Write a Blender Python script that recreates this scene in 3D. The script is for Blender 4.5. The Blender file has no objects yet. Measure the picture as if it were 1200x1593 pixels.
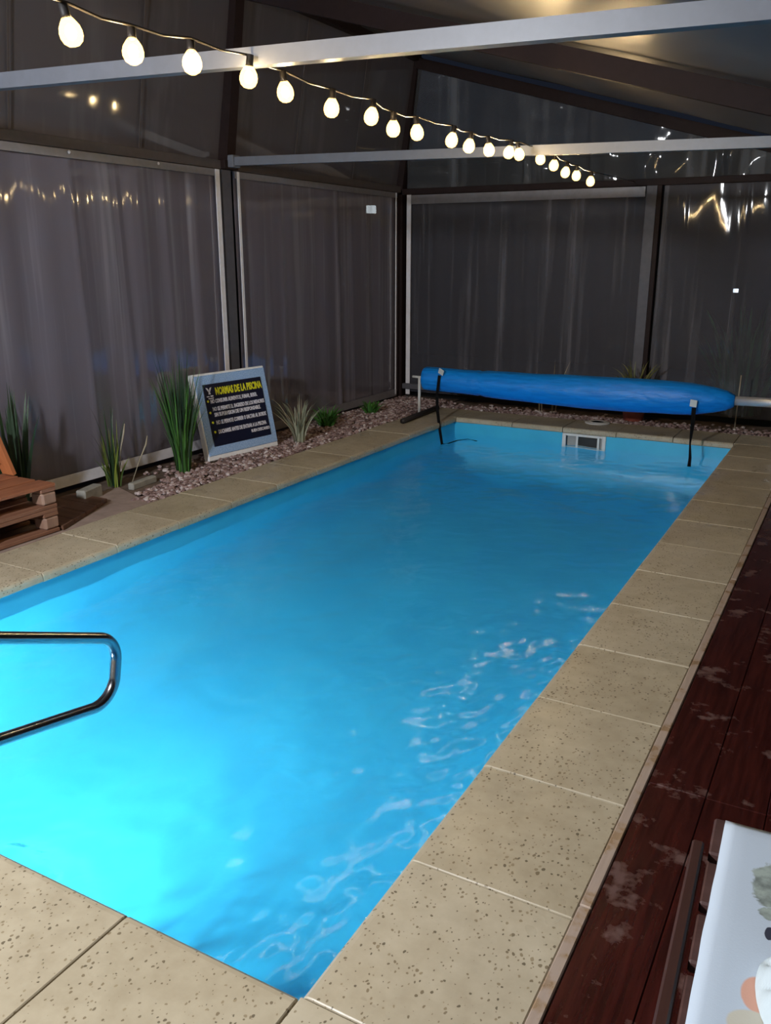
import bpy, bmesh, math, random
import numpy as np
from mathutils import Vector, Matrix, noise
random.seed(7)
S = bpy.context.scene
COL = S.collection
R = math.radians

# ------------------------------------------------------------------ camera
cam = bpy.data.objects.new('camera', bpy.data.cameras.new('camera'))
COL.objects.link(cam)
CAM_LOC = Vector((0.8727, -1.1992, 1.5236))
CAM_ROT = (1.281235, 0.000112, 0.505651)
cam.location = CAM_LOC
cam.rotation_euler = CAM_ROT
cam.data.sensor_fit = 'VERTICAL'
cam.data.sensor_height = 36.0
cam.data.lens = 1332.64 / 1593 * 36
cam.data.clip_start = 0.05
S.camera = cam

# ------------------------------------------------------------------ world, lights, exposure
w = bpy.data.worlds.new('night'); S.world = w; w.use_nodes = True
w.node_tree.nodes['Background'].inputs[0].default_value = (0.35, 0.45, 0.75, 1)
w.node_tree.nodes['Background'].inputs[1].default_value = 0.022
vs = S.view_settings
vs.view_transform = 'Standard'; vs.look = 'None'; vs.gamma = 1.0; vs.use_curve_mapping = False
vs.exposure = 0.0
try:
    S.cycles.use_denoising = True
    S.cycles.sample_clamp_indirect = 8.0
    S.cycles.max_bounces = 10
    S.cycles.transmission_bounces = 8
    S.cycles.transparent_max_bounces = 12
except Exception:
    pass

def area(name, loc, target, size, power, color, spread=180):
    l = bpy.data.lights.new(name, 'AREA'); l.shape = 'DISK'; l.size = size
    l.energy = power; l.color = color; l.spread = R(spread)
    o = bpy.data.objects.new(name, l); COL.objects.link(o)
    o.location = loc
    d = Vector(target) - Vector(loc)
    o.rotation_euler = d.to_track_quat('-Z', 'Y').to_euler()
    return o
FLOOD_AT = (-1.6, -2.5, 2.5)
area('floodlight', FLOOD_AT, (-1.3, 0.6, 0.0), 0.28, 215, (0.95, 0.97, 1.0), 165)
POOL_LAMP_AT = (-1.55, 0.03, -0.42)
area('pool_light', POOL_LAMP_AT, (-2.2, 2.4, -0.72), 0.25, 56, (0.85, 1.0, 1.0), 165)
FILAMENT_STRENGTH = 290.0

# ------------------------------------------------------------------ material helpers
def mat(name):
    m = bpy.data.materials.new(name); m.use_nodes = True
    nt = m.node_tree
    return m, nt, nt.nodes['Principled BSDF']
def nd(nt, t, **k):
    n = nt.nodes.new(t)
    for a, v in k.items():
        if a.startswith('i_'):
            key = a[2:]
            key = int(key) if key.isdigit() else key.replace('_', ' ')
            n.inputs[key].default_value = v
        else:
            setattr(n, a, v)
    return n
def ramp(nt, fac, stops):
    n = nt.nodes.new('ShaderNodeValToRGB')
    e = n.color_ramp.elements
    while len(e) < len(stops): e.new(0.5)
    for q, (p, c) in zip(e, stops):
        q.position = p; q.color = (*c, 1) if len(c) == 3 else c
    nt.links.new(fac, n.inputs[0]); return n
def coords(nt, scale=(1, 1, 1), kind='Object'):
    tc = nt.nodes.new('ShaderNodeTexCoord'); mp = nt.nodes.new('ShaderNodeMapping')
    nt.links.new(tc.outputs[kind], mp.inputs[0]); mp.inputs['Scale'].default_value = scale
    return mp.outputs[0]
def noise_tex(nt, vec, scale, detail=4, rough=.55):
    n = nd(nt, 'ShaderNodeTexNoise'); n.inputs['Scale'].default_value = scale
    n.inputs['Detail'].default_value = detail; n.inputs['Roughness'].default_value = rough
    nt.links.new(vec, n.inputs['Vector']); return n.outputs['Fac']
def mixc(nt, fac, a, b, mode='MIX'):
    n = nt.nodes.new('ShaderNodeMix'); n.data_type = 'RGBA'; n.blend_type = mode
    for s, v in ((n.inputs[0], fac), (n.inputs[6], a), (n.inputs[7], b)):
        if hasattr(v, 'is_linked'): nt.links.new(v, s)
        elif isinstance(v, (int, float)): s.default_value = v
        else: s.default_value = (*v, 1)
    return n.outputs[2]
def math_n(nt, op, a, b=0.0):
    n = nt.nodes.new('ShaderNodeMath'); n.operation = op
    for s, v in ((n.inputs[0], a), (n.inputs[1], b)):
        if hasattr(v, 'is_linked'): nt.links.new(v, s)
        else: s.default_value = v
    return n.outputs[0]
def bump(nt, b, h, strength=.3, dist=.01):
    n = nd(nt, 'ShaderNodeBump'); n.inputs['Strength'].default_value = strength
    n.inputs['Distance'].default_value = dist
    nt.links.new(h, n.inputs['Height']); nt.links.new(n.outputs[0], b.inputs['Normal'])
def simple(name, col, rough=.5, metal=0.0, var=.12, scale=18, bmp=0.0, spec=.5):
    m, nt, b = mat(name)
    v = coords(nt)
    f = noise_tex(nt, v, scale)
    a = tuple(max(0, c * (1 - var)) for c in col); c2 = tuple(min(1, c * (1 + var)) for c in col)
    r_ = ramp(nt, f, [(.3, a), (.7, c2)])
    nt.links.new(r_.outputs[0], b.inputs['Base Color'])
    b.inputs['Roughness'].default_value = rough; b.inputs['Metallic'].default_value = metal
    b.inputs['Specular IOR Level'].default_value = spec
    if bmp: bump(nt, b, f, bmp, .004)
    return m

def terrazzo():
    m, nt, b = mat('terrazzo')
    v = coords(nt, kind='Generated') if False else None
    geo = nt.nodes.new('ShaderNodeNewGeometry'); pos = geo.outputs['Position']
    big = noise_tex(nt, pos, 2.3, 5, .6)
    mid = noise_tex(nt, pos, 14, 5, .6)
    oi = nt.nodes.new('ShaderNodeObjectInfo')
    base = ramp(nt, big, [(.32, (.37, .31, .215)), (.68, (.54, .475, .355))]).outputs[0]
    base = mixc(nt, .35, base, ramp(nt, mid, [(.3, (.38, .325, .235)), (.7, (.60, .54, .42))]).outputs[0])
    tint = ramp(nt, oi.outputs['Random'], [(0, (.86, .84, .80)), (1, (1, 1, 1))]).outputs[0]
    base = mixc(nt, 1.0, base, tint, 'MULTIPLY')
    vo = nd(nt, 'ShaderNodeTexVoronoi'); vo.inputs['Scale'].default_value = 92
    mp = nt.nodes.new('ShaderNodeMapping'); mp.inputs['Scale'].default_value = (1, .8, 1); mp.inputs['Rotation'].default_value = (0, 0, .6)
    wn = nd(nt, 'ShaderNodeTexNoise'); wn.inputs['Scale'].default_value = 45; nt.links.new(pos, wn.inputs['Vector'])
    wv = nt.nodes.new('ShaderNodeVectorMath'); wv.operation = 'MULTIPLY_ADD'
    nt.links.new(wn.outputs['Color'], wv.inputs[0]); wv.inputs[1].default_value = (.012,) * 3; nt.links.new(pos, wv.inputs[2])
    nt.links.new(wv.outputs[0], mp.inputs[0]); nt.links.new(mp.outputs[0], vo.inputs['Vector'])
    sep = nt.nodes.new('ShaderNodeSeparateColor'); nt.links.new(vo.outputs['Color'], sep.inputs[0])
    dens = noise_tex(nt, pos, 5, 3)
    lim = math_n(nt, 'MULTIPLY', math_n(nt, 'SUBTRACT', sep.outputs[0], .12), .44)
    lim = math_n(nt, 'MULTIPLY', lim, math_n(nt, 'MULTIPLY', dens, 1.9))
    chip = math_n(nt, 'LESS_THAN', vo.outputs['Distance'], lim)
    chipc = ramp(nt, sep.outputs[1], [(0, (.05, .036, .02)), (.6, (.17, .125, .07)), (1, (.28, .22, .13))]).outputs[0]
    colr = mixc(nt, math_n(nt, 'MULTIPLY', chip, .8), base, chipc)
    nt.links.new(colr, b.inputs['Base Color'])
    wet = noise_tex(nt, pos, 3.1, 3)
    rr = nd(nt, 'ShaderNodeMapRange'); rr.inputs[1].default_value = .35; rr.inputs[2].default_value = .62
    rr.inputs[3].default_value = .26; rr.inputs[4].default_value = .55
    nt.links.new(wet, rr.inputs[0]); nt.links.new(rr.outputs[0], b.inputs['Roughness'])
    b.inputs['Specular IOR Level'].default_value = .35
    bump(nt, b, mid, .25, .004)
    return m

def deck_wood(name, dark, pale, wear, amount=.5):
    m, nt, b = mat(name)
    geo = nt.nodes.new('ShaderNodeNewGeometry'); pos = geo.outputs['Position']
    mp = nt.nodes.new('ShaderNodeMapping'); mp.inputs['Scale'].default_value = (60, 4, 60); nt.links.new(pos, mp.inputs[0])
    grain = noise_tex(nt, mp.outputs[0], 1.0, 6, .6)
    base = ramp(nt, grain, [(.3, dark), (.75, pale)]).outputs[0]
    p = noise_tex(nt, pos, 6.5, 7, .62)
    mk = ramp(nt, p, [(amount, (0, 0, 0)), (amount + .07, (1, 1, 1))]).outputs[0]
    fine = noise_tex(nt, mp.outputs[0], 2.0, 4)
    wearc = mixc(nt, fine, wear, tuple(c * .55 for c in wear))
    colr = mixc(nt, math_n(nt, 'MULTIPLY', mk, .62), base, wearc)
    nt.links.new(colr, b.inputs['Base Color'])
    rr = nd(nt, 'ShaderNodeMapRange'); rr.inputs[3].default_value = .22; rr.inputs[4].default_value = .6
    nt.links.new(mk, rr.inputs[0]); nt.links.new(rr.outputs[0], b.inputs['Roughness'])
    b.inputs['Specular IOR Level'].default_value = .4
    bump(nt, b, grain, .25, .003)
    return m

def wood(name, dark, pale, axis=1, rough=.55):
    m, nt, b = mat(name)
    sc = [30, 30, 30]; sc[axis] = 2.5
    v = coords(nt, tuple(sc))
    g = noise_tex(nt, v, 1.0, 6, .6)
    nt.links.new(ramp(nt, g, [(.28, dark), (.72, pale)]).outputs[0], b.inputs['Base Color'])
    b.inputs['Roughness'].default_value = rough
    bump(nt, b, g, .3, .003)
    return m

def plastic_sheet(name, col, opac_lo, opac_hi, rough=.12, streak=26, crinkle=1.0, trl=.3, streakcol=None, ior=1.38, gloss=.4):
    """clear pvc tarpaulin: part see-through, part milky, glossy, with whitened vertical creases"""
    m, nt, b = mat(name)
    geo = nt.nodes.new('ShaderNodeNewGeometry'); pos = geo.outputs['Position']
    mp = nt.nodes.new('ShaderNodeMapping'); mp.inputs['Scale'].default_value = (1, 1, .035); nt.links.new(pos, mp.inputs[0])
    st = noise_tex(nt, mp.outputs[0], streak * .35, 3, .5)
    st2 = noise_tex(nt, mp.outputs[0], streak, 2, .5)
    sm = math_n(nt, 'ADD', math_n(nt, 'MULTIPLY', st, .6), math_n(nt, 'MULTIPLY', st2, .4))
    crease = ramp(nt, sm, [(.52, (0, 0, 0)), (.66, (1, 1, 1))]).outputs[0]
    c = mixc(nt, crease, col, streakcol or tuple(min(1, x * 1.9) for x in col))
    nt.links.new(c, b.inputs['Base Color'])
    b.inputs['Roughness'].default_value = rough
    b.inputs['Specular IOR Level'].default_value = .5
    w1 = noise_tex(nt, mp.outputs[0], 9, 2, .4)
    mp2 = nt.nodes.new('ShaderNodeMapping'); mp2.inputs['Scale'].default_value = (1, 1, .3); nt.links.new(pos, mp2.inputs[0])
    w2 = noise_tex(nt, mp2.outputs[0], 7, 3, .5)
    h = math_n(nt, 'ADD', math_n(nt, 'MULTIPLY', w1, .7), math_n(nt, 'MULTIPLY', w2, .5))
    bn = nd(nt, 'ShaderNodeBump'); bn.inputs['Strength'].default_value = .25 * crinkle; bn.inputs['Distance'].default_value = .02
    nt.links.new(h, bn.inputs['Height']); nt.links.new(bn.outputs[0], b.inputs['Normal'])
    b.inputs['Roughness'].default_value = .5
    b.inputs['Specular IOR Level'].default_value = .15
    tr = nd(nt, 'ShaderNodeBsdfTransparent'); tr.inputs[0].default_value = (.93, .94, .95, 1)
    tl = nd(nt, 'ShaderNodeBsdfTranslucent'); nt.links.new(c, tl.inputs[0])
    mx1 = nd(nt, 'ShaderNodeMixShader'); mx1.inputs[0].default_value = trl
    nt.links.new(b.outputs[0], mx1.inputs[1]); nt.links.new(tl.outputs[0], mx1.inputs[2])
    op = nd(nt, 'ShaderNodeMapRange'); op.inputs[3].default_value = opac_lo; op.inputs[4].default_value = opac_hi
    nt.links.new(crease, op.inputs[0])
    mx = nd(nt, 'ShaderNodeMixShader'); nt.links.new(op.outputs[0], mx.inputs[0])
    nt.links.new(tr.outputs[0], mx.inputs[1]); nt.links.new(mx1.outputs[0], mx.inputs[2])
    gl = nd(nt, 'ShaderNodeBsdfGlossy'); gl.inputs['Roughness'].default_value = rough
    bg = nd(nt, 'ShaderNodeBump'); bg.inputs['Strength'].default_value = .055 * crinkle; bg.inputs['Distance'].default_value = .02
    nt.links.new(h, bg.inputs['Height'])
    nt.links.new(bg.outputs[0], gl.inputs['Normal'])
    fr = nd(nt, 'ShaderNodeFresnel'); fr.inputs[0].default_value = ior
    nt.links.new(bg.outputs[0], fr.inputs['Normal'])
    mx3 = nd(nt, 'ShaderNodeMixShader'); nt.links.new(math_n(nt, 'MULTIPLY', fr.outputs[0], gloss), mx3.inputs[0])
    nt.links.new(mx.outputs[0], mx3.inputs[1]); nt.links.new(gl.outputs[0], mx3.inputs[2])
    nt.links.new(mx3.outputs[0], nt.nodes['Material Output'].inputs[0])
    return m

def water_mat():
    m, nt, b = mat('water')
    geo = nt.nodes.new('ShaderNodeNewGeometry'); pos = geo.outputs['Position']
    b.inputs['Base Color'].default_value = (.93, .985, 1, 1)
    b.inputs['Roughness'].default_value = .13
    b.inputs['IOR'].default_value = 1.333
    b.inputs['Transmission Weight'].default_value = 1
    n1 = noise_tex(nt, pos, 26, 3, .6)
    bump(nt, b, n1, .12, .02)
    return m

def liner_mat():
    m, nt, b = mat('pool_liner')
    geo = nt.nodes.new('ShaderNodeNewGeometry'); pos = geo.outputs['Position']
    f = noise_tex(nt, pos, 3, 4)
    nt.links.new(ramp(nt, f, [(.3, (.04, .43, .69)), (.7, (.05, .49, .75))]).outputs[0], b.inputs['Base Color'])
    b.inputs['Roughness'].default_value = .32
    return m

def emit(name, col, strength):
    m, nt, b = mat(name)
    b.inputs['Base Color'].default_value = (*col, 1)
    b.inputs['Emission Color'].default_value = (*col, 1)
    b.inputs['Emission Strength'].default_value = strength
    return m

M = dict(
    terrazzo=terrazzo(),
    deck=deck_wood('deck_wood', (.020, .0035, .003), (.06, .011, .008), (.20, .115, .105), .57),
    strip=deck_wood('edge_strip_wood', (.26, .17, .10), (.38, .26, .16), (.56, .46, .41), .42),
    liner=liner_mat(), water=water_mat(),
    left_sheet=plastic_sheet('left_curtain_plastic', (.195, .176, .215), .94, .97, .055, 22, .6, .15, (.27, .255, .295), gloss=.17),
    upper_sheet=plastic_sheet('upper_fabric', (.115, .10, .108), .97, 1, .05, 14, .4, .1, (.14, .125, .132), gloss=.25),
    far_sheet=plastic_sheet('far_curtain_plastic', (.13, .128, .155), .5, .75, .05, 20, 1.1, .2, (.19, .185, .21)),
    gable_sheet=plastic_sheet('gable_plastic', (.11, .115, .125), .5, .7, .05, 12, 2.4, .2),
    roof=plastic_sheet('roof_canvas', (.082, .067, .062), .99, 1, .3, 8, .5, .1, (.09, .075, .068), 1.3),
    white_hem=simple('white_hem', (.80, .78, .83), .45, 0, .06),
    clear_hem=simple('milky_hem', (.20, .19, .21), .35, 0, .1),
    post=simple('grey_post_paint', (.10, .098, .115), .5, 0, .08, 18, 0, .2),
    dark_steel=simple('dark_brown_steel', (.020, .012, .012), .6, 0, .1, 18, 0, .12),
    rail_paint=simple('rail_paint', (.085, .070, .068), .5, 0, .08, 18, 0, .2),
    beam=simple('pale_grey_paint', (.14, .15, .18), .42, 0, .06),
    chrome=simple('stainless_steel', (.42, .42, .44), .20, 1, .03),
    alu=simple('aluminium', (.74, .74, .77), .42, .75, .04),
    roller_blue=None, strap=simple('black_webbing', (.005, .005, .006), .9, 0, .1, 18, 0, .1),
    white_plastic=simple('white_plastic', (.68, .67, .64), .4, 0, .04),
    dark_plastic=simple('dark_plastic', (.01, .012, .012), .4),
    grey_plastic=simple('grey_plastic', (.30, .30, .29), .45),
    black=simple('black_rubber', (.015, .012, .012), .6),
    soil=simple('dark_soil', (.125, .088, .066), .9, 0, .4, 9, .8),
    concrete=simple('pink_concrete', (.30, .225, .195), .8, 0, .15, 12, .4),
    block=simple('grey_block', (.30, .29, .26), .85, 0, .2, 14, .5),
    night_ground=simple('night_ground', (.02, .02, .018), .9, 0, .3, 3),
    terracotta=simple('terracotta', (.30, .072, .045), .6, 0, .15),
    pallet=wood('pallet_wood', (.17, .075, .045), (.30, .15, .095), 1),
    pallet_top=wood('pallet_top_wood', (.22, .075, .035), (.36, .14, .07), 1),
    block_wood=wood('block_wood', (.24, .14, .10), (.38, .24, .18), 2),
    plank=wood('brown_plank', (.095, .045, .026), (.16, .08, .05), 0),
    orange_wood=wood('orange_wood', (.42, .13, .045), (.55, .19, .07), 2),
    table_wood=wood('table_wood', (.035, .014, .011), (.075, .032, .026), 1, .38),
    slat_wood=wood('slat_wood', (.045, .020, .018), (.095, .048, .043), 0, .45),
    towel=simple('white_napkin', (.50, .58, .62), .9, 0, .04, 40, .3),
    foam=simple('white_foam_edge', (.88, .89, .93), .8, 0, .04, 30, .3),
    panel=simple('navy_print', (.006, .007, .028), .4, 0, .05),
    yellow=simple('yellow_print', (.80, .76, .02), .5, 0, .02),
    letter=simple('white_print', (.78, .76, .84), .5, 0, .02),
    bulb=None, filament=emit('warm_filament', (1.0, .72, .36), FILAMENT_STRENGTH),
    lamp_white=emit('white_lamp_glass', (.85, .95, 1.0), 9),
    lamp_dim=emit('dim_lamp_glass', (.75, .85, 1.0), 3),
    cable=simple('light_cable', (.05, .042, .035), .35),
)
def bulb_glass():
    m = bpy.data.materials.new('warm_bulb_glass'); m.use_nodes = True; nt = m.node_tree
    nt.nodes.remove(nt.nodes['Principled BSDF'])
    e = nd(nt, 'ShaderNodeEmission'); e.inputs[0].default_value = (1, .60, .17, 1); e.inputs[1].default_value = 2.6
    t = nd(nt, 'ShaderNodeBsdfTransparent'); a = nd(nt, 'ShaderNodeAddShader')
    nt.links.new(e.outputs[0], a.inputs[0]); nt.links.new(t.outputs[0], a.inputs[1])
    nt.links.new(a.outputs[0], nt.nodes['Material Output'].inputs[0]); return m
M['bulb'] = bulb_glass()
def roller_mat():
    m, nt, b = mat('blue_bubble_cover')
    v = coords(nt, (3, 30, 30))
    f = noise_tex(nt, v, 1.4, 4)
    nt.links.new(ramp(nt, f, [(.3, (.002, .17, .60)), (.7, (.005, .24, .76))]).outputs[0], b.inputs['Base Color'])
    b.inputs['Roughness'].default_value = .42; b.inputs['Specular IOR Level'].default_value = .3
    v2 = coords(nt, (1.6, 4, 4))
    bump(nt, b, noise_tex(nt, v2, 3, 3), .5, .03)
    return m
M['roller_blue'] = roller_mat()

def speckle_mat():
    m, nt, b = mat('blue_grey_speckled_slab')
    v = coords(nt)
    f = noise_tex(nt, v, 150, 2, .7)
    nt.links.new(ramp(nt, f, [(.35, (.20, .36, .68)), (.5, (.34, .53, .86)), (.7, (.52, .70, .95))]).outputs[0], b.inputs['Base Color'])
    b.inputs['Roughness'].default_value = .55
    bump(nt, b, f, .3, .002)
    return m
M['speckle'] = speckle_mat()

def stone_mat():
    m, nt, b = mat('gravel_stone')
    geo = nt.nodes.new('ShaderNodeNewGeometry')
    nt.links.new(ramp(nt, geo.outputs['Random Per Island'], [(0, (.10, .06, .055)), (.35, (.24, .155, .145)), (.7, (.38, .27, .26)), (.9, (.52, .43, .42)), (1, (.68, .62, .62))]).outputs[0], b.inputs['Base Color'])
    b.inputs['Roughness'].default_value = .55
    return m
M['stone'] = stone_mat()

def leaf_mat(name, a, c, tip=None):
    m, nt, b = mat(name)
    geo = nt.nodes.new('ShaderNodeNewGeometry')
    col = ramp(nt, geo.outputs['Random Per Island'], [(0, a), (1, c)]).outputs[0]
    nt.links.new(col, b.inputs['Base Color'])
    b.inputs['Roughness'].default_value = .5
    return m
M['leaf_dark'] = leaf_mat('dark_blade', (.012, .03, .012), (.03, .07, .025))
M['leaf_green'] = leaf_mat('green_blade', (.025, .085, .018), (.085, .24, .04))
M['leaf_yellowgreen'] = leaf_mat('yellow_green_blade', (.05, .10, .03), (.30, .36, .05))
M['leaf_pale'] = leaf_mat('pale_striped_blade', (.16, .18, .12), (.42, .43, .32))
M['leaf_bright'] = leaf_mat('bright_leaf', (.03, .11, .02), (.08, .24, .04))
M['leaf_olive'] = leaf_mat('olive_leaf', (.07, .08, .02), (.20, .20, .07))
M['leaf_straw'] = leaf_mat('straw_blade', (.26, .22, .15), (.42, .37, .27))
M['leaf_out'] = leaf_mat('outdoor_leaf', (.015, .06, .02), (.03, .16, .05))

def cloth_mat():
    """white cloth printed with a grey-green leaf and a peach and cream blossom (flat print)"""
    m, nt, b = mat('printed_tablecloth')
    tc = nt.nodes.new('ShaderNodeTexCoord'); v = tc.outputs['Object']
    base = (.50, .585, .69)
    def blob(cx, cy, rx, ry, rough, sc):
        mp = nt.nodes.new('ShaderNodeMapping'); mp.vector_type = 'POINT'
        mp.inputs['Scale'].default_value = (1 / rx, 1 / ry, 0)
        mp.inputs['Location'].default_value = (-cx / rx, -cy / ry, 0)
        nt.links.new(v, mp.inputs[0])
        ln = nt.nodes.new('ShaderNodeVectorMath'); ln.operation = 'LENGTH'; nt.links.new(mp.outputs[0], ln.inputs[0])
        nz = noise_tex(nt, v, sc, 4, .6)
        d = math_n(nt, 'ADD', ln.outputs['Value'], math_n(nt, 'MULTIPLY', math_n(nt, 'SUBTRACT', nz, .5), rough))
        return ramp(nt, d, [(.86, (1, 1, 1)), (.96, (0, 0, 0))]).outputs[0]
    leafc = ramp(nt, noise_tex(nt, v, 60, 4), [(.32, (.16, .19, .18)), (.62, (.34, .40, .37))]).outputs[0]
    c = mixc(nt, blob(.072, -.122, .030, .048, .9, 45), base, leafc)
    c = mixc(nt, blob(.074, -.182, .018, .014, 1.0, 70), c, leafc)
    c = mixc(nt, blob(.0735, -.217, .006, .014, .8, 70), c, (.03, .035, .06))
    c = mixc(nt, blob(.070, -.322, .022, .030, .25, 18), c, (.66, .36, .27))
    c = mixc(nt, blob(.068, -.372, .030, .026, .25, 18), c, (.56, .54, .46))
    nt.links.new(c, b.inputs['Base Color'])
    b.inputs['Roughness'].default_value = .8
    bump(nt, b, noise_tex(nt, v, 420, 2), .15, .001)
    return m
M['cloth'] = cloth_mat()

# ------------------------------------------------------------------ object helpers
def link(o, parent=None):
    COL.objects.link(o)
    if parent is not None: o.parent = parent
    return o
def empty(name, loc=(0, 0, 0), rz=0):
    o = bpy.data.objects.new(name, None); COL.objects.link(o)
    o.location = loc; o.rotation_euler = (0, 0, rz); o.empty_display_size = .1
    return o
def thing(name, label, cat, loc=(0, 0, 0), rz=0, group=None):
    o = empty(name, loc, rz); o['label'] = label; o['category'] = cat
    if group: o['group'] = group
    return o
def struct(name):
    o = empty(name); o['kind'] = 'structure'; return o

class MB:
    def __init__(s): s.v = []; s.f = []
    def add(s, vs, fs):
        n = len(s.v); s.v += [tuple(x) for x in vs]; s.f += [tuple(i + n for i in f) for f in fs]; return s
    def box(s, lo, hi, ch=0.0):
        x0, y0, z0 = lo; x1, y1, z1 = hi
        if ch <= 0:
            vs = [(x0, y0, z0), (x1, y0, z0), (x1, y1, z0), (x0, y1, z0), (x0, y0, z1), (x1, y0, z1), (x1, y1, z1), (x0, y1, z1)]
            return s.add(vs, [(3, 2, 1, 0), (4, 5, 6, 7), (0, 1, 5, 4), (1, 2, 6, 5), (2, 3, 7, 6), (3, 0, 4, 7)])
        bm = bmesh.new(); bmesh.ops.create_cube(bm, size=1)
        for q in bm.verts:
            q.co = Vector(((x0 + x1) / 2 + q.co.x * (x1 - x0), (y0 + y1) / 2 + q.co.y * (y1 - y0), (z0 + z1) / 2 + q.co.z * (z1 - z0)))
        bmesh.ops.bevel(bm, geom=bm.edges[:], offset=ch, segments=1, affect='EDGES', profile=.5)
        bm.verts.index_update()
        s.add([q.co for q in bm.verts], [[q.index for q in f.verts] for f in bm.faces]); bm.free(); return s
    def tube(s, pts, r, n=10, caps=True):
        pts = [Vector(p) for p in pts]; rings = []
        rr = r if hasattr(r, '__len__') else [r] * len(pts)
        t0 = (pts[1] - pts[0]).normalized()
        up = Vector((0, 0, 1)) if abs(t0.z) < .9 else Vector((1, 0, 0))
        u = t0.cross(up).normalized()
        vs = []; fs = []
        for i, p in enumerate(pts):
            t = (pts[min(i + 1, len(pts) - 1)] - pts[max(i - 1, 0)]).normalized()
            u = (u - t * u.dot(t)).normalized(); wv = t.cross(u)
            for k in range(n):
                a = 2 * math.pi * k / n
                vs.append(p + (u * math.cos(a) + wv * math.sin(a)) * rr[i])
        for i in range(len(pts) - 1):
            for k in range(n):
                a = i * n + k; b_ = i * n + (k + 1) % n
                fs.append((a, b_, b_ + n, a + n))
        if caps:
            fs.append(tuple(range(n))[::-1]); fs.append(tuple(range((len(pts) - 1) * n, len(pts) * n)))
        return s.add(vs, fs)
    def lathe(s, prof, n=16, org=(0, 0, 0)):
        vs = []; fs = []
        for (r, z) in prof:
            for k in range(n):
                a = 2 * math.pi * k / n
                vs.append((org[0] + r * math.cos(a), org[1] + r * math.sin(a), org[2] + z))
        for i in range(len(prof) - 1):
            for k in range(n):
                a = i * n + k; b_ = i * n + (k + 1) % n
                fs.append((a, b_, b_ + n, a + n))
        if prof[0][0] > 1e-5: fs.append(tuple(range(n))[::-1])
        if prof[-1][0] > 1e-5: fs.append(tuple(range((len(prof) - 1) * n, len(prof) * n)))
        return s.add(vs, fs)
    def prism(s, poly, z0, z1):
        n = len(poly)
        vs = [(x, y, z0) for x, y in poly] + [(x, y, z1) for x, y in poly]
        fs = [tuple(range(n))[::-1], tuple(range(n, 2 * n))] + [(i, (i + 1) % n, n + (i + 1) % n, n + i) for i in range(n)]
        return s.add(vs, fs)
    def build(s, name, m, parent=None, smooth=False, loc=None):
        me = bpy.data.meshes.new(name); me.from_pydata(s.v, [], s.f); me.update()
        bm = bmesh.new(); bm.from_mesh(me); bmesh.ops.recalc_face_normals(bm, faces=bm.faces); bm.to_mesh(me); bm.free()
        if smooth:
            me.polygons.foreach_set('use_smooth', [True] * len(me.polygons))
        me.materials.append(m)
        o = bpy.data.objects.new(name, me); link(o, parent)
        if loc: o.location = loc
        return o

def bar(p0, p1, wdt, hgt, up=(0, 0, 1)):
    """a rectangular tube from p0 to p1"""
    p0, p1 = Vector(p0), Vector(p1); t = (p1 - p0).normalized(); up = Vector(up)
    a = t.cross(up).normalized(); b_ = a.cross(t)
    vs = []
    for p in (p0, p1):
        for sx, sy in ((-1, -1), (1, -1), (1, 1), (-1, 1)):
            vs.append(p + a * sx * wdt / 2 + b_ * sy * hgt / 2)
    mb = MB(); mb.add(vs, [(0, 1, 2, 3)[::-1], (4, 5, 6, 7), (0, 1, 5, 4), (1, 2, 6, 5), (2, 3, 7, 6), (3, 0, 4, 7)])
    return mb

# pixel -> world point (used once to read positions off the photograph; everything is laid out in metres)
_Rm = Matrix.Rotation(CAM_ROT[2], 3, 'Z') @ Matrix.Rotation(CAM_ROT[1], 3, 'Y') @ Matrix.Rotation(CAM_ROT[0], 3, 'X')
def at(u, v, axis, val):
    d = _Rm @ Vector(((u - 600) / 1332.64, -(v - 796.5) / 1332.64, -1))
    return CAM_LOC + d * ((val - CAM_LOC[axis]) / d[axis])

# ------------------------------------------------------------------ pool shell, water, coping
W, L = 2.592, 6.5
CW = 0.445
x0, x1, y0, y1 = -W - .018, .018, -.018, L + .018
ZW, ZF = -.165, -1.25
pool = struct('floor_pool')
def quad(name, vs, m, parent):
    return MB().add(vs, [(0, 1, 2, 3)]).build(name, m, parent)
def wallslab(name, lo, hi): return MB().box(lo, hi).build(name, M['liner'], pool)
T = .06
wallslab('pool_floor', (x0 - T, y0 - T, ZF - T), (x1 + T, y1 + T, ZF))
wallslab('pool_wall', (x0 - T, y0 - T, ZF), (x0, y1 + T, -.051))
wallslab('pool_wall', (x1, y0 - T, ZF), (x1 + T, y1 + T, -.051))
wallslab('pool_wall', (x0, y0 - T, ZF), (x1, y0, -.051))
SKX0, SKX1, SKZ0, SKZ1 = -1.50, -1.09, -.235, -.051
m_ = MB(); m_.box((x0, y1, ZF), (SKX0 + .03, y1 + T, -.051)); m_.box((SKX1 - .03, y1, ZF), (x1, y1 + T, -.051)); m_.box((SKX0 + .03, y1, ZF), (SKX1 - .03, y1 + T, SKZ0 + .03))
m_.build('pool_wall', M['liner'], pool)
MB().box((x0, y0, ZF), (x1, .40, -1.06), .10).build('step', M['liner'], pool)
def cove(p0, p1, inw, rad=.5):
    p0, p1, inw = Vector(p0), Vector(p1), Vector(inw); vs = []; fs = []; n = 14
    for p in (p0, p1):
        for k in range(n + 1):
            a = k / n * math.pi / 2
            vs.append(p + inw * (rad * (1 - math.cos(a)) + .001) + Vector((0, 0, rad * (1 - math.sin(a)) + .001)))
    for k in range(n): fs.append((k, k + 1, n + 2 + k, n + 1 + k))
    return MB().add(vs, fs).build('cove', M['liner'], pool, True)
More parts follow.
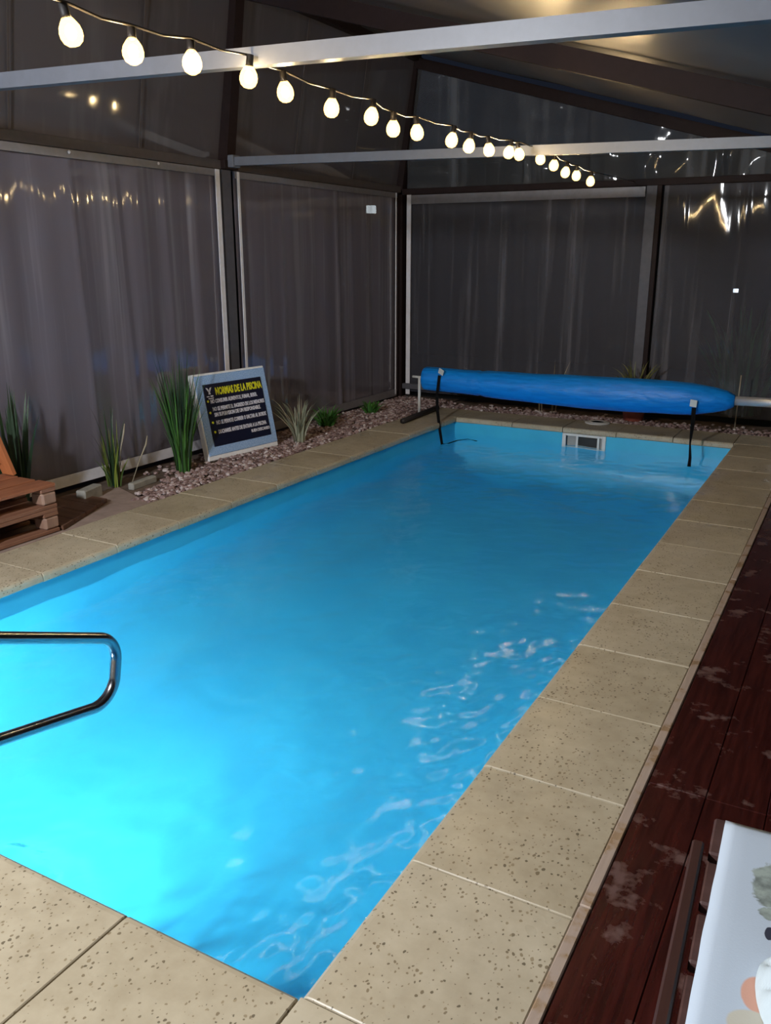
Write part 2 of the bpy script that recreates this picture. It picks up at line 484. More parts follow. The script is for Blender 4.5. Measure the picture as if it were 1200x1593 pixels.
cove((x0, .40, ZF), (x0, y1, ZF), (1, 0, 0)); cove((x1, .40, ZF), (x1, y1, ZF), (-1, 0, 0)); cove((x0, y1, ZF), (x1, y1, ZF), (0, -1, 0))
# pool lamp fitting on the near wall
mb = MB(); mb.lathe([(.105, 0), (.13, .004), (.14, .014), (.13, .022), (.105, .022)], 20)
o = mb.build('lamp_ring', M['white_plastic'], pool, True); o.location = (POOL_LAMP_AT[0], y0, POOL_LAMP_AT[2]); o.rotation_euler = (R(-90), 0, 0)

# water: a real rippled surface
def water():
    dx = .0115
    nx, ny = int((x1 - x0) / dx) + 1, int((y1 - y0) / dx) + 1
    X, Y = np.meshgrid(np.linspace(x0, x1, nx), np.linspace(y0, y1, ny))
    rng = np.random.default_rng(3)
    Z = np.zeros_like(X)
    for i in range(46):
        lam = .10 * (1.9 / .10) ** rng.random(); a = rng.random() * 2 * math.pi; ph = rng.random() * 6.28
        k = 2 * math.pi / lam
        warp = .25 * np.sin(1.3 * X + rng.random() * 6) + .25 * np.sin(1.1 * Y + rng.random() * 6)
        Z += (.00125 * lam ** .9 / .35) * np.sin(k * (X * math.cos(a) + Y * math.sin(a)) + ph + warp * 2)
    calm = .42 + .75 * np.exp(-(((X + .35) / .75) ** 2 + ((Y - 1.3) / 1.3) ** 2)) + .25 * np.exp(-((Y - .1) / .5) ** 2) + .10 * np.exp(-((Y - 5.6) / .8) ** 2)
    fine = np.zeros_like(X)
    for i in range(40):
        lam = .048 * (.22 / .048) ** rng.random(); a = rng.random() * 2 * math.pi; ph = rng.random() * 6.28
        fine += (lam * .0085) * np.sin(2 * math.pi / lam * (X * math.cos(a) + Y * math.sin(a)) + ph + 1.2 * np.sin(3.1 * X + 2.3 * Y + ph))
    patch = .5 + .5 * np.sin(5.3 * X + 1.7 * np.sin(3.7 * Y)) * np.sin(4.1 * Y + 1.3 * np.sin(4.9 * X))
    stir = .9 * np.exp(-(((X + .25) / .55) ** 2 + ((Y - 1.5) / 1.1) ** 2)) + .8 * np.exp(-((Y + .1) / .40) ** 2) + .8 * np.exp(-((X - .05) / .25) ** 2 - ((Y - .9) / 1.2) ** 2) + .10
    Z = Z * calm + fine * stir * (.25 + .75 * patch)

    verts = np.stack([X, Y, Z], 2).reshape(-1, 3)
    idx = np.arange(nx * ny).reshape(ny, nx)
    faces = np.stack([idx[:-1, :-1], idx[:-1, 1:], idx[1:, 1:], idx[1:, :-1]], 2).reshape(-1, 4)
    me = bpy.data.meshes.new('pool_water'); me.from_pydata(verts.tolist(), [], faces.tolist()); me.update()
    me.polygons.foreach_set('use_smooth', [True] * len(me.polygons)); me.materials.append(M['water'])
    o = bpy.data.objects.new('pool_water', me); link(o); o.location.z = ZW
    o['kind'] = 'stuff'; o['label'] = 'bright blue rippling water filling the swimming pool'
water()

# skimmer in the far wall
sk = thing('skimmer', 'white plastic skimmer mouth set in the far pool wall', 'skimmer', ((SKX0 + SKX1) / 2, y1, -.14))
hw = (SKX1 - SKX0) / 2
mb = MB(); mb.box((-hw, -.016, -.10), (-hw + .035, .004, .086), .004); mb.box((hw - .035, -.016, -.10), (hw, .004, .086), .004)
mb.box((-hw + .035, -.014, .066), (hw - .035, .004, .086)); mb.box((-hw + .035, -.014, -.10), (hw - .035, .004, -.075))
mb.build('frame', M['white_plastic'], sk)
MB().box((-hw + .04, .02, -.075), (hw - .04, .10, .066)).build('throat', M['grey_plastic'], sk)
MB().box((-.055, .004, -.030), (.125, .018, .055), .003).build('mouth', M['dark_plastic'], sk)
mb = MB(); mb.box((-.075, -.008, -.075), (-.055, .018, .066)); mb.box((.125, -.008, -.075), (.145, .018, .066)); mb.box((-.055, -.008, -.045), (.125, .018, -.03)); mb.build('flap_frame', M['white_plastic'], sk)

# coping: single terrazzo tiles with a rounded nose towards the water
coping = struct('trim_1')
def nose_tile(length, width):
    """profile: u from 0 (water edge) to width, extruded 0..length along v"""
    pr = [(.0, -.030), (.001, -.018), (.006, -.007), (.014, -.0015), (.026, 0), (width - .003, 0), (width, -.003), (width, -.05), (.006, -.05), (.0, -.043)]
    n = len(pr); vs = []; e = .0025
    for v, ins in ((0, e), (e, 0), (length - e, 0), (length, e)):
        for (u, z) in pr:
            vs.append((u + (ins * .5 if u < .05 else -ins * .5), v, z - (ins if z > -.04 else 0)))
    fs = [tuple(range(n))[::-1], tuple(range(3 * n, 4 * n))]
    for s_ in range(3):
        for i in range(n):
            a = s_ * n + i; b_ = s_ * n + (i + 1) % n
            fs.append((a, b_, b_ + n, a + n))
    return MB().add(vs, fs)
tile_mesh = {}
def tile(length, loc, rz):
    k = round(length, 3)
    if k not in tile_mesh:
        o = nose_tile(length - .005, CW).build('coping_tile', M['terrazzo'], coping); tile_mesh[k] = o.data
    else:
        o = bpy.data.objects.new('coping_tile', tile_mesh[k]); link(o, coping)
    o.location = loc; o.rotation_euler = (random.uniform(-.002, .002), random.uniform(-.002, .002), rz + random.uniform(-.0015, .0015))
    return o
for i in range(13):
    tile(.5, (0, i * .5 + .0025, random.uniform(-.0015, .0015)), 0)
    tile(.5, (-W, (i + 1) * .5 - .0025, random.uniform(-.0015, .0015)), math.pi)
js = [0, -.5, -1.0, -1.5, -2.0, -W]
for a, b_ in zip(js[:-1], js[1:]):
    tile(a - b_, (b_ + .0025, 0, random.uniform(-.0015, .0015)), -math.pi / 2)
    tile(a - b_, (a - .0025, L, random.uniform(-.0015, .0015)), math.pi / 2)
for (cx, cy) in ((0, -CW), (0, L), (-W - CW, -CW), (-W - CW, L)):
    MB().box((cx + .0025, cy + .0025, -.05), (cx + CW - .0025, cy + CW - .0025, 0), .003).build('coping_tile', M['terrazzo'], coping)

# ------------------------------------------------------------------ ground
gr = struct('ground')
mb = MB(); zg = -.055
for (a, b_, c, d) in ((-40, -40, x0 - T, 40), (x1 + T, -40, 40, 40), (x0 - T, -40, x1 + T, y0 - T), (x0 - T, y1 + T, x1 + T, 40)):
    mb.add([(a, b_, zg), (c, b_, zg), (c, d, zg), (a, d, zg)], [(0, 1, 2, 3)])
mb.build('outdoor_ground', M['night_ground'], gr)
def soilgrid(name, xa, xb, ya, yb, z, m):
    nx, ny = max(2, int((xb - xa) / .06)), max(2, int((yb - ya) / .06))
    vs = []; fs = []
    for j in range(ny + 1):
        for i in range(nx + 1):
            x = xa + (xb - xa) * i / nx; y = ya + (yb - ya) * j / ny
            vs.append((x, y, z + .012 * noise.noise(Vector((x * 5, y * 5, 1)))))
    for j in range(ny):
        for i in range(nx):
            a = j * (nx + 1) + i; fs.append((a, a + 1, a + nx + 2, a + nx + 1))
    return MB().add(vs, fs).build(name, m, gr, True)
soilgrid('soil_bed', -4.4, -W - CW - .004, -2.0, 7.6, -.016, M['soil'])
soilgrid('soil_bed', -W - CW - .004, 3.0, L + CW + .004, 7.6, -.026, M['soil'])
MB().prism([(-3.045, 1.2), (-3.045, 2.95), (-3.22, 2.80), (-3.52, 2.92), (-3.56, 2.55), (-3.70, 2.3), (-3.70, 1.2)], -.05, -.004).build('concrete_pad', M['concrete'], gr)

# gravel: thousands of small stones
def gravel():
    ico = bmesh.new(); bmesh.ops.create_icosphere(ico, subdivisions=1, radius=1)
    iv = np.array([v.co[:] for v in ico.verts]); fi = np.array([[v.index for v in f.verts] for f in ico.faces]); ico.free()
    rng = np.random.default_rng(11); P = []
    for _ in range(7200):
        x = rng.uniform(-3.70, -3.05); y = rng.uniform(2.72, 7.4)
        if x < -3.40 and y < 3.9 and rng.random() < .85: continue
        if x < -3.30 and y < 3.2: continue
        if y < 2.85 and x < -3.2: continue
        if x < -3.62 and rng.random() < .5: continue
        P.append((x, y))
    for _ in range(2600):
        x = rng.uniform(-3.1, 1.2); y = L + CW + .01 + abs(rng.normal(0, .14))
        if y > 7.4 or (x > -1.0 and rng.random() < .45): continue
        P.append((x, y))
    V = []; F = []; n = 0
    for (x, y) in P:
        s = rng.uniform(.009, .021); q = iv * (1 + rng.uniform(-.22, .22, (len(iv), 1)))
        a = rng.uniform(0, 6.28); c, sn = math.cos(a), math.sin(a)
        q = q * np.array([s * rng.uniform(.9, 1.5), s, s * rng.uniform(.45, .8)])
        q = np.stack([q[:, 0] * c - q[:, 1] * sn, q[:, 0] * sn + q[:, 1] * c, q[:, 2]], 1)
        q += (x, y, -.012 + rng.uniform(0, .014))
        V.append(q); F.append(fi + n); n += len(iv)
    me = bpy.data.meshes.new('gravel'); me.from_pydata(np.concatenate(V).tolist(), [], np.concatenate(F).tolist()); me.update()
    me.materials.append(M['stone'])
    o = bpy.data.objects.new('gravel', me); link(o)
    o['kind'] = 'stuff'; o['label'] = 'pinkish brown gravel in the bed between curtains and coping'
gravel()

# ------------------------------------------------------------------ deck on the right
deck = struct('floor')
xs = .480
pw = [.165, .165, .165, .165, .165, .165, .165, .165, .165, .165, .165]
x = xs
for i, wd in enumerate(pw):
    cuts = [-2.6, 1.15 if i % 2 == 0 or i < 4 else 2.2, 3.3 + .25 * (i % 3), 5.6, 7.2]
    for a, b_ in zip(cuts[:-1], cuts[1:]):
        dz = random.uniform(-.002, .002)
        MB().box((x + .0008, a + .001, -.045), (x + wd - .0008, b_ - .001, .004 + dz), .002).build('deck_board', M['deck'], deck)
    x += wd
for a, b_ in zip([-2.6, .55, 3.08, 5.2], [.55, 3.08, 5.2, 7.2]):
    MB().box((CW + .002, a + .002, -.045), (xs - .004, b_ - .002, .003), .003).build('edge_strip', M['strip'], deck)

# ------------------------------------------------------------------ tent: left curtain wall
XL, YF, ZR = -3.75, 7.5, 2.21
POSTY = (1.58, 4.53)
def curtain(name, p0, p1, z0, z1, m, parent, nrm, amp=.016, folds=9, seed=0, lean=0.0, zr0=None, zr1=None, nz=10, wob=.004):
    p0, p1, nrm = Vector(p0), Vector(p1), Vector(nrm)
    ln = (p1 - p0).length; nx = int(ln / .022)
    rng = random.Random(seed); fl = [(rng.uniform(.3, 1.0), rng.uniform(.6, 1.8) * folds / ln, rng.uniform(0, 6.28)) for _ in range(5)]
    ridge = [(rng.uniform(.02, .98) * ln, rng.uniform(.012, .03), rng.uniform(.4, 1.4)) for _ in range(int(folds * .9))]
    vs = []; fs = []
    for j in range(nz + 1):
        for i in range(nx + 1):
            t = i / nx; s = t * ln; h = j / nz
            zt = z1 if zr0 is None else zr0 + (zr1 - zr0) * t
            z = z0 + (zt - z0) * h
            d = sum(a * math.sin(f * s * 6.283 / 2 + ph + .5 * math.sin(h * 2.1 + ph)) for a, f, ph in fl) / 2.2 * amp
            d += sum(a * amp * math.exp(-((s - c - .02 * math.sin(h * 3 + c)) / wd) ** 2) for c, wd, a in ridge) * (1 - .5 * h)
            d += wob * noise.noise(Vector((s * 4, z * 4, seed)))
            p = p0.lerp(p1, t) + nrm * (d - lean * (h * (zt - z0)))
            vs.append((p.x, p.y, z))
    for j in range(nz):
        for i in range(nx):
            a = j * (nx + 1) + i; fs.append((a, a + 1, a + nx + 2, a + nx + 1))
    return MB().add(vs, fs).build(name, m, parent, True)
wl = struct('wall_left')
curtain('curtain', (XL, -1.4, 0), (XL, 1.50, 0), .03, ZR - .03, M['left_sheet'], wl, (1, 0, 0), .007, 10, 1)
curtain('curtain', (XL, 1.66, 0), (XL, 4.42, 0), .035, ZR - .03, M['left_sheet'], wl, (1, 0, 0), .007, 12, 4)
curtain('curtain', (XL, 4.62, 0), (XL, 7.36, 0), .012, ZR - .03, M['left_sheet'], wl, (1, 0, 0), .007, 13, 7)
for (ya, yb, z) in ((-1.4, 1.5, .03), (1.66, 4.42, .035), (4.62, 7.36, .012)):
    MB().box((XL + .022, ya, z), (XL + .028, yb, z + .075)).build('bottom_hem', M['white_hem'] if ya > 1 and ya < 4 else M['clear_hem'], wl)
    MB().box((XL + .022, ya, ZR - .085), (XL + .027, yb, ZR - .035)).build('top_hem', M['clear_hem'], wl)
for (ya, yb) in ((4.375, 4.425), (4.645, 4.672), (7.325, 7.345)):
    MB().box((XL + .024, ya, .03), (XL + .031, yb, ZR - .035)).build('side_hem', M['white_hem'], wl)
for yy in POSTY:
    MB().box((XL - .04, yy - .055, -.05), (XL + .015, yy + .055, ZR - .02), .004).build('post', M['post'], wl)
MB().box((XL - .06, YF - .05, -.05), (XL + .04, YF + .05, ZR), .004).build('post', M['dark_steel'], wl)
MB().box((XL - .035, -2.6, ZR - .03), (XL + .03, YF - .06, ZR + .035), .003).build('rail', M['rail_paint'], wl)
for yy in (2.95, 3.75):
    MB().lathe([(.006, 0), (.012, .003), (.009, .008)], 8).build('rail_clip', M['white_hem'], wl, True, (XL + .03, yy, ZR - .05)).rotation_euler = (0, R(90), 0)

# far curtain wall
wf = struct('wall_far')
curtain('curtain', (XL + .07, YF, 0), (-1.13, YF, 0), .05, ZR - .04, M['far_sheet'], wf, (0, -1, 0), .006, 9, 21)
curtain('curtain', (-.97, YF, 0), (2.2, YF, 0), .05, ZR - .04, M['far_sheet'], wf, (0, -1, 0), .008, 11, 25, wob=.010)
MB().box((XL + .085, YF - .03, .02), (XL + .135, YF - .022, ZR - .05)).build('side_hem', M['white_hem'], wf)
MB().box((XL + .135, YF - .030, ZR - .145), (-1.14, YF - .024, ZR - .055)).build('top_hem', M['clear_hem'], wf)
MB().box((-1.13, YF - .035, -.04), (-1.03, YF + .03, ZR - .02), .004).build('post', M['post'], wf)
MB().box((-1.03, YF - .04, -.04), (-.985, YF + .03, ZR - .02), .004).build('post', M['dark_steel'], wf)
MB().box((XL, YF - .05, ZR - .05), (2.4, YF + .04, ZR + .01), .003).build('rail', M['dark_steel'], wf)
MB().box((XL + .06, YF - .07, .085), (-.5, YF - .03, .145), .004).build('low_rail', M['post'], wf)
gw = struct('wall_backdrop')  # added dark backdrop, hides the line between night sky and outdoor ground
MB().box((-14, 11.9, -.06), (9, 12.1, 2.9)).build('backdrop_slab', M['night_ground'], gw)
MB().box((-14, 11.86, 2.9), (9, 12.14, 2.98)).build('coping', M['night_ground'], gw)  # top cap of the added backdrop
# gable sheet above the rail, following the sloping roof
ZP, XP = 3.49, -3.57
def roof_z(x): return ZP - .2825 * (x - XP)
curtain('gable_sheet', (XP - .1, YF + .01, 0), (2.2, YF + .01, 0), ZR, 3, M['gable_sheet'], wf, (0, -1, 0), .02, 7, 31, zr0=roof_z(XP - .1) - .03, zr1=roof_z(2.2) - .03, nz=24, wob=.03)
bar((XL, YF, ZR), (XP, YF, ZP), .08, .11, (0, 1, 0)).build('corner_upright', M['dark_steel'], wf)

# ------------------------------------------------------------------ ceiling
ce = struct('ceiling')
def sheet(name, fn, nu, nv, m):
    vs = [fn(i / nu, j / nv) for j in range(nv + 1) for i in range(nu + 1)]
    fs = [(j * (nu + 1) + i, j * (nu + 1) + i + 1, (j + 1) * (nu + 1) + i + 1, (j + 1) * (nu + 1) + i) for j in range(nv) for i in range(nu)]
    return MB().add(vs, fs).build(name, m, ce, True)
def up_left(u, v):
    y = -2.6 + u * (YF + 2.6); h = v
    z = ZR + .03 + h * (ZP - ZR - .03)
    return (XL - .03 + (XP - XL + .03) * h + .012 * noise.noise(Vector((y * 1.2, z * 1.2, 3))), y, z)
sheet('slope_panel', up_left, 90, 14, M['upper_sheet'])
for yy in (.6, 2.55, 3.62, 5.5, 6.5):
    bar((XL - .012, yy, ZR + .04), (XP + .012, yy, ZP - .06), .012, .004, (1, 0, 0)).build('seam', M['rail_paint'], ce)
def roof_f(u, v):
    y = -2.6 + u * (YF + 2.6); x = XP + v * (3.2 - XP)
    bay = ((y - POSTY[0]) / 2.95) % 1
    sag = .10 * math.sin(math.pi * bay) ** 1 * math.sin(math.pi * v)
    return (x, y, roof_z(x) + .04 - sag + .02 * noise.noise(Vector((x * 1.7, y * 1.7, 9))))
sheet('roof_panel', roof_f, 100, 60, M['roof'])
MB().box((XP - .05, -2.6, ZP - .05), (XP + .05, YF, ZP + .05), .004).build('purlin', M['dark_steel'], ce)
for yy in (POSTY[0], POSTY[1], YF - .03):
    h_ = .13 if yy < 7 else .10
    bar((XP, yy, ZP - .06), (3.2, yy, roof_z(3.2) - .06), .06, h_).build('rafter', M['dark_steel'], ce)
for yy in POSTY:
    bar((XL + .02, yy, ZR + .03), (XP + .02, yy, ZP), .09, .10, (0, 1, 0)).build('upright', M['dark_steel'], ce)
    MB().box((XL - .02, yy - .085, ZR - .03), (XL + .07, yy + .085, ZR + .04), .004).build('bracket', M['dark_steel'], ce)
# floodlight body near the ceiling, behind where the photographer stands
mb = MB().box((FLOOD_AT[0] - .16, FLOOD_AT[1] - .20, FLOOD_AT[2] + .06), (FLOOD_AT[0] + .16, FLOOD_AT[1] - .04, FLOOD_AT[2] + .10), .005)
mb.build('lamp_housing', M['grey_plastic'], ce)

def beam(label, p0, p1):
    t = thing('tie_beam', label, 'beam', p0)
    d = Vector(p1) - Vector(p0)
    bar((0, 0, 0), d, .05, .062).build('tube', M['beam'], t)
    s = -1 if d.x < 0 else 1
    MB().box((-.02, -.045, -.045), (.05, .045, .045), .004).build('end_plate', M['beam'], t)
beam('pale grey steel tie beam crossing above the near end of the pool', (XL + .05, 1.58, 2.285), (2.6, 1.58, 2.105))
beam('slender grey tie beam crossing midway, behind the lights, near the far curtain', (XL + .07, 4.53, 2.238), (2.6, 4.53, 2.105))

# ------------------------------------------------------------------ string lights
BP = [(110, 50), (207, 80), (299, 97), (387, 120), (444, 143), (516, 168), (578, 181), (612, 200), (649, 206), (703, 218), (730, 227), (761, 233), (792, 237), (808, 240), (841, 247), (862, 257), (880, 268), (897, 273), (919, 282)]
pos = [at(u, v, 0, -1.2) for u, v in BP]
sl = thing('string_light', 'drooping string of glowing warm round bulbs above the pool', 'string light', (-1.2, 3.5, 2.2))
org = Vector((-1.2, 3.5, 2.2))
cp = [Vector((-1.16, -.9, 2.22)), Vector((-1.18, .0, 2.19))]
for i, p in enumerate(pos):
    cp.append(p + Vector((0, 0, .072)))
    if i < len(pos) - 1:
        q = (p + pos[i + 1]) / 2 + Vector((0, 0, .062)); cp.append(q)
cp.append(Vector((-1.25, YF - .06, 2.20)))
MB().tube([p - org for p in cp], .0045, 6).build('cable', M['cable'], sl, True)
proto = None
for p in pos:
    if proto is None:
        bl_ = MB().lathe([(0, -.038), (.014, -.036), (.026, -.027), (.032, -.013), (.0325, .0), (.029, .014), (.021, .027), (.0135, .037)], 16).build('bulb', M['bulb'], sl, True)
        so_ = MB().lathe([(.006, .074), (.0125, .072), (.0135, .045), (.0145, .034), (.0, .034)], 10).build('lamp_socket', M['black'], bl_, True)
        fi_ = MB().lathe([(0, -.022), (.012, -.016), (.0165, -.002), (.012, .014), (0, .022)], 10).build('filament', M['filament'], bl_, True)
        proto = (bl_, so_, fi_); q = bl_
    else:
        q = proto[0].copy(); link(q, sl)
        for c_ in proto[1:]:
            d_ = c_.copy(); link(d_, q)
    q.location = p - org
    q.rotation_euler = (random.uniform(-.25, .25), random.uniform(-.25, .25), 0)

# ------------------------------------------------------------------ outdoor lamps beyond the curtains
def outdoor_lamp(loc, size, m, label, face):
    t = thing('outdoor_lamp', label, 'lamp', (loc[0], loc[1], -.05), face)
    h = loc[2] + .05
    MB().tube([(0, 0, 0), (0, 0, h)], .025, 8).build('pole', M['dark_steel'], t)
    MB().box((-size * .7, -.03, h - size * .6), (size * .7, .05, h + size * .6), .01).build('housing', M['dark_steel'], t)
    MB().box((-size * .6, -.042, h - size * .45), (size * .6, -.031, h + size * .45), .004).build('glass', m, t)
p = at(577, 326, 0, -6.2)
outdoor_lamp(p, .13, M['lamp_white'], 'bright white outdoor lamp glowing through the left curtain near the corner', R(40))
p = at(1145, 452, 1, 11.5)
outdoor_lamp(p, .055, M['lamp_dim'], 'small bluish outdoor lamp seen through the far curtain beside the dark post', R(10))

# ------------------------------------------------------------------ blue cover roller
YR = 6.35
ro = thing('cover_roller', 'blue pool cover rolled on a metal reel across the far end', 'pool cover roller', (-2.92, YR, 0))
def rl(x): return x + 2.92
prof = [(-2.865, .02), (-2.862, .105), (-2.85, .117), (-2.6, .119), (-2.34, .1215), (-2.30, .125), (-2.27, .118), (-2.22, .128), (-1.9, .135), (-1.5, .146), (-1.1, .151), (-.75, .150), (-.5, .144), (-.35, .138), (-.27, .126), (-.16, .106), (-.07, .082), (-.015, .055), (-.01, .042)]
def axz(x): return .385 - .018 * math.sin(math.pi * min(1, max(0, (x + 2.86) / 2.9)))
n = 40; vs = []; fs = []
dense = []
for (xa, ra), (xb, rb) in zip(prof[:-1], prof[1:]):
    k = max(1, int((xb - xa) / .035))
    for q in range(k): dense.append((xa + (xb - xa) * q / k, ra + (rb - ra) * q / k))
dense.append(prof[-1])
for (xx, rr) in dense:
    for k in range(n):
        a = 2 * math.pi * k / n
        # wrap step of the outer sheet plus shallow wrinkles
        st = .006 * (((a - 1.9) % (2 * math.pi)) / (2 * math.pi))
        wr = .0035 * noise.noise(Vector((xx * 3, math.cos(a) * 1.5, math.sin(a) * 1.5))) * 2
        r_ = rr - st + (wr if rr > .08 else 0)
        vs.append((rl(xx), math.cos(a) * r_, axz(xx) + math.sin(a) * r_))
for i in range(len(dense) - 1):
    for k in range(n):
        a = i * n + k; b_ = i * n + (k + 1) % n; fs.append((a, b_, b_ + n, a + n))
fs.append(tuple(range(n)))
MB().add(vs, fs).build('rolled_cover', M['roller_blue'], ro, True)
MB().tube([(rl(-.03), 0, .385), (rl(.85), 0, .40)], .038, 16).build('axle_tube', M['alu'], ro, True)
MB().tube([(rl(-3.0), 0, .392), (rl(-2.86), 0, .388)], .012, 10).build('axle_pin', M['white_plastic'], ro, True)
MB().tube([(rl(-2.925), 0, .40), (rl(-2.925), 0, .03)], .014, 10).build('leg', M['white_plastic'], ro, True)
MB().tube([(rl(-2.885), -.43, .026), (rl(-2.925), .42, .026)], .026, 12).build('foot_bar', M['black'], ro, True)
MB().tube([(rl(.80), 0, .41), (rl(.80), 0, .03)], .014, 10).build('leg', M['white_plastic'], ro, True)
MB().tube([(rl(.80), -.43, .026), (rl(.80), .42, .026)], .026, 12).build('foot_bar', M['black'], ro, True)

def ribbon(pts, wd, thick=.003):
    """flat webbing along pts; width runs along x"""
    mb = MB(); pts = [Vector(p) for p in pts]; vs = []; fs = []
    for i, p in enumerate(pts):
        w_ = wd[i] if hasattr(wd, '__len__') else wd
        t = (pts[min(i + 1, len(pts) - 1)] - pts[max(0, i - 1)]).normalized()
        side = Vector((1, .15, 0)); side = (side - t * side.dot(t)).normalized(); nn = t.cross(side)
        for sx, sn in ((-1, -1), (1, -1), (1, 1), (-1, 1)):
            vs.append(p + side * w_ / 2 * sx + nn * thick / 2 * sn)
    for i in range(len(pts) - 1):
        for k in range(4):
            a = i * 4 + k; b_ = i * 4 + (k + 1) % 4; fs.append((a, b_, b_ + 4, a + 4))
    fs += [(3, 2, 1, 0), tuple(range(len(vs) - 4, len(vs)))]
    return mb.add(vs, fs)
def strap(label, pts, wd, tab, tabrot):
    o_ = Vector(pts[0])
    t = thing('strap', label, 'strap', o_, 0, 'cover straps hanging into the water')
    ribbon([Vector(p) - o_ for p in pts], wd).build('webbing', M['strap'], t)
    q = MB().box((-.028, -.004, -.032), (.028, .004, .032), .002).build('tab', M['white_plastic'], t)
    q.location = Vector(tab) - o_; q.rotation_euler = tabrot
a0 = at(684, 584, 1, YR - .125); a1 = at(680, 615, 1, YR - .13); a2 = at(681, 640, 1, YR - .16); a3 = at(685, 672, 1, YR - .25); a4 = at(688, 691, 2, ZW)
a5 = at(697, 690, 2, ZW + .004); a6 = at(712, 685, 2, ZW + .005); a7 = at(728, 683, 2, ZW + .005); a8 = at(742, 686, 2, ZW + .004)
strap('black strap at the left end of the roller with a tail floating on the water', [a0, a1, a2, a3, a4, a5, a6, a7, a8], [.03, .026, .03, .026, .024, .018, .018, .018, .018], a0 + Vector((.02, -.008, .035)), (.5, .5, 0))
b0 = at(1080, 634, 1, YR - .15); b1 = at(1078, 660, 1, YR - .16); b2 = at(1074, 690, 1, YR - .18); b3 = at(1074, 712, 1, YR - .2); b4 = at(1072, 729, 2, ZW - .01)
strap('black strap near the right end of the roller hanging straight into the water', [b0, b1, b2, b3, b4], [.034, .034, .014, .024, .030], b0 + Vector((-.005, -.010, .035)), (.35, 0.1, 0))

# skimmer lid on the far coping
p = at(930, 658, 2, 0)
lid = thing('skimmer_hatch', 'flat white plastic hatch lying on the far coping behind the skimmer', 'lid', (p.x, p.y, .001))
MB().lathe([(0, .010), (.10, .010), (.118, .007), (.12, 0)], 24).build('cover', M['white_plastic'], lid, True)
MB().lathe([(.06, .010), (.064, .014), (.07, .014), (.074, .010)], 24).build('ring', M['white_plastic'], lid, True)

# ------------------------------------------------------------------ handrail
hr = thing('handrail', 'curved stainless steel handrail reaching over the pool water', 'handrail', (-1.3, -.3, 0))
def fillet(pts, rad, n=8):
    out = [Vector(pts[0])]
    for a, b_, c in zip(pts[:-2], pts[1:-1], pts[2:]):
        a, b_, c = Vector(a), Vector(b_), Vector(c)
        d0 = (a - b_).normalized(); d1 = (c - b_).normalized()
        ang = d0.angle(d1); t = min(rad / math.tan(ang / 2), (a - b_).length * .49, (c - b_).length * .49)
        r_ = t * math.tan(ang / 2)
        ctr = b_ + (d0 + d1).normalized() * (r_ / math.sin(ang / 2))
        s0 = b_ + d0 * t - ctr; s1 = b_ + d1 * t - ctr
        for k in range(n + 1):
            f = k / n
            v = s0.slerp(s1, f) if s0.angle(s1) < 3.1 else s0.lerp(s1, f)
            out.append(ctr + v.normalized() * r_)
    out.append(Vector(pts[-1])); return out
h1 = at(0, 992.5, 0, -1.3); h2 = at(182, 993, 0, -1.3); h3 = at(176, 1092, 0, -1.3); h4 = at(0, 1151, 0, -1.3)
dT = (h2 - h1).normalized(); dB = (h4 - h3).normalized()
hA = h1 - dT * .75; hB = h4 + dB * .38
path = fillet([(-1.3, hA.y, 0), tuple(hA), tuple(h2), tuple(h3), tuple(hB), (-1.3, hB.y, 0)], .095, 12)
MB().tube([q - Vector((-1.3, -.3, 0)) for q in path], .0205, 18).build('tube', M['chrome'], hr, True)
for yy in (hA.y, hB.y):
    MB().lathe([(.045, 0), (.045, .006), (.036, .016), (.02, .02)], 20).build('flange', M['chrome'], hr, True, (0, yy + .3, 0))

# ------------------------------------------------------------------ rules sign
bl = Vector((-3.455, 3.80, .0)); br = Vector((-3.345, 4.56, .0))
X = (br - bl).normalized(); nrm = Vector((X.y, -X.x, 0)); tl = R(12.5)
Zv = (-nrm * math.sin(tl) + Vector((0, 0, 1)) * math.cos(tl)).normalized(); Yv = Zv.cross(X)
sg = thing('rules_sign', 'square pool rules board with blue grey border leaning on the gravel', 'sign')
sg.matrix_world = Matrix(((X.x, Yv.x, Zv.x, bl.x), (X.y, Yv.y, Zv.y, bl.y), (X.z, Yv.z, Zv.z, bl.z), (0, 0, 0, 1)))
SW, SH, ST = .765, .675, .055
MB().box((0, 0, 0), (SW, ST, SH), .006).build('slab', M['foam'], sg)
MB().box((.012, -.006, .038), (SW - .004, .004, SH - .016), .003).build('border', M['speckle'], sg)
# panel corners measured inside the face
PX0, PX1, PZ0, PZ1 = .075, .700, .105, .588
MB().box((PX0, -.011, PZ0), (PX1, -.004, PZ1), .002).build('panel', M['panel'], sg)
def text(name, s, x, z, width, h, m, bold=.012):
    c = bpy.data.curves.new(name, 'FONT'); c.body = s; c.size = 1.0; c.offset = bold; c.extrude = .004; c.resolution_u = 2
    c.materials.append(m)
    o = bpy.data.objects.new(name, c); link(o, sg)
    bpy.context.view_layer.update()
    wd = o.dimensions.x; hh = .70
    me = bpy.data.meshes.new_from_object(o.evaluated_get(bpy.context.evaluated_depsgraph_get()))
    bpy.data.objects.remove(o); bpy.data.curves.remove(c)
    o = bpy.data.objects.new(name, me); link(o, sg)
    o.scale = (width / wd, h / hh, .25)
    o.rotation_euler = (R(90), 0, 0); o.location = (x, -.0125, z)
    return o
pwid = PX1 - PX0; ph = PZ1 - PZ0
def PXf(f): return PX0 + f * pwid
def PZf(f): return PZ0 + f * ph
text('title', 'NORMAS DE LA PISCINA', PXf(.185), PZf(.815), .80 * pwid, .115 * ph, M['yellow'], .035)
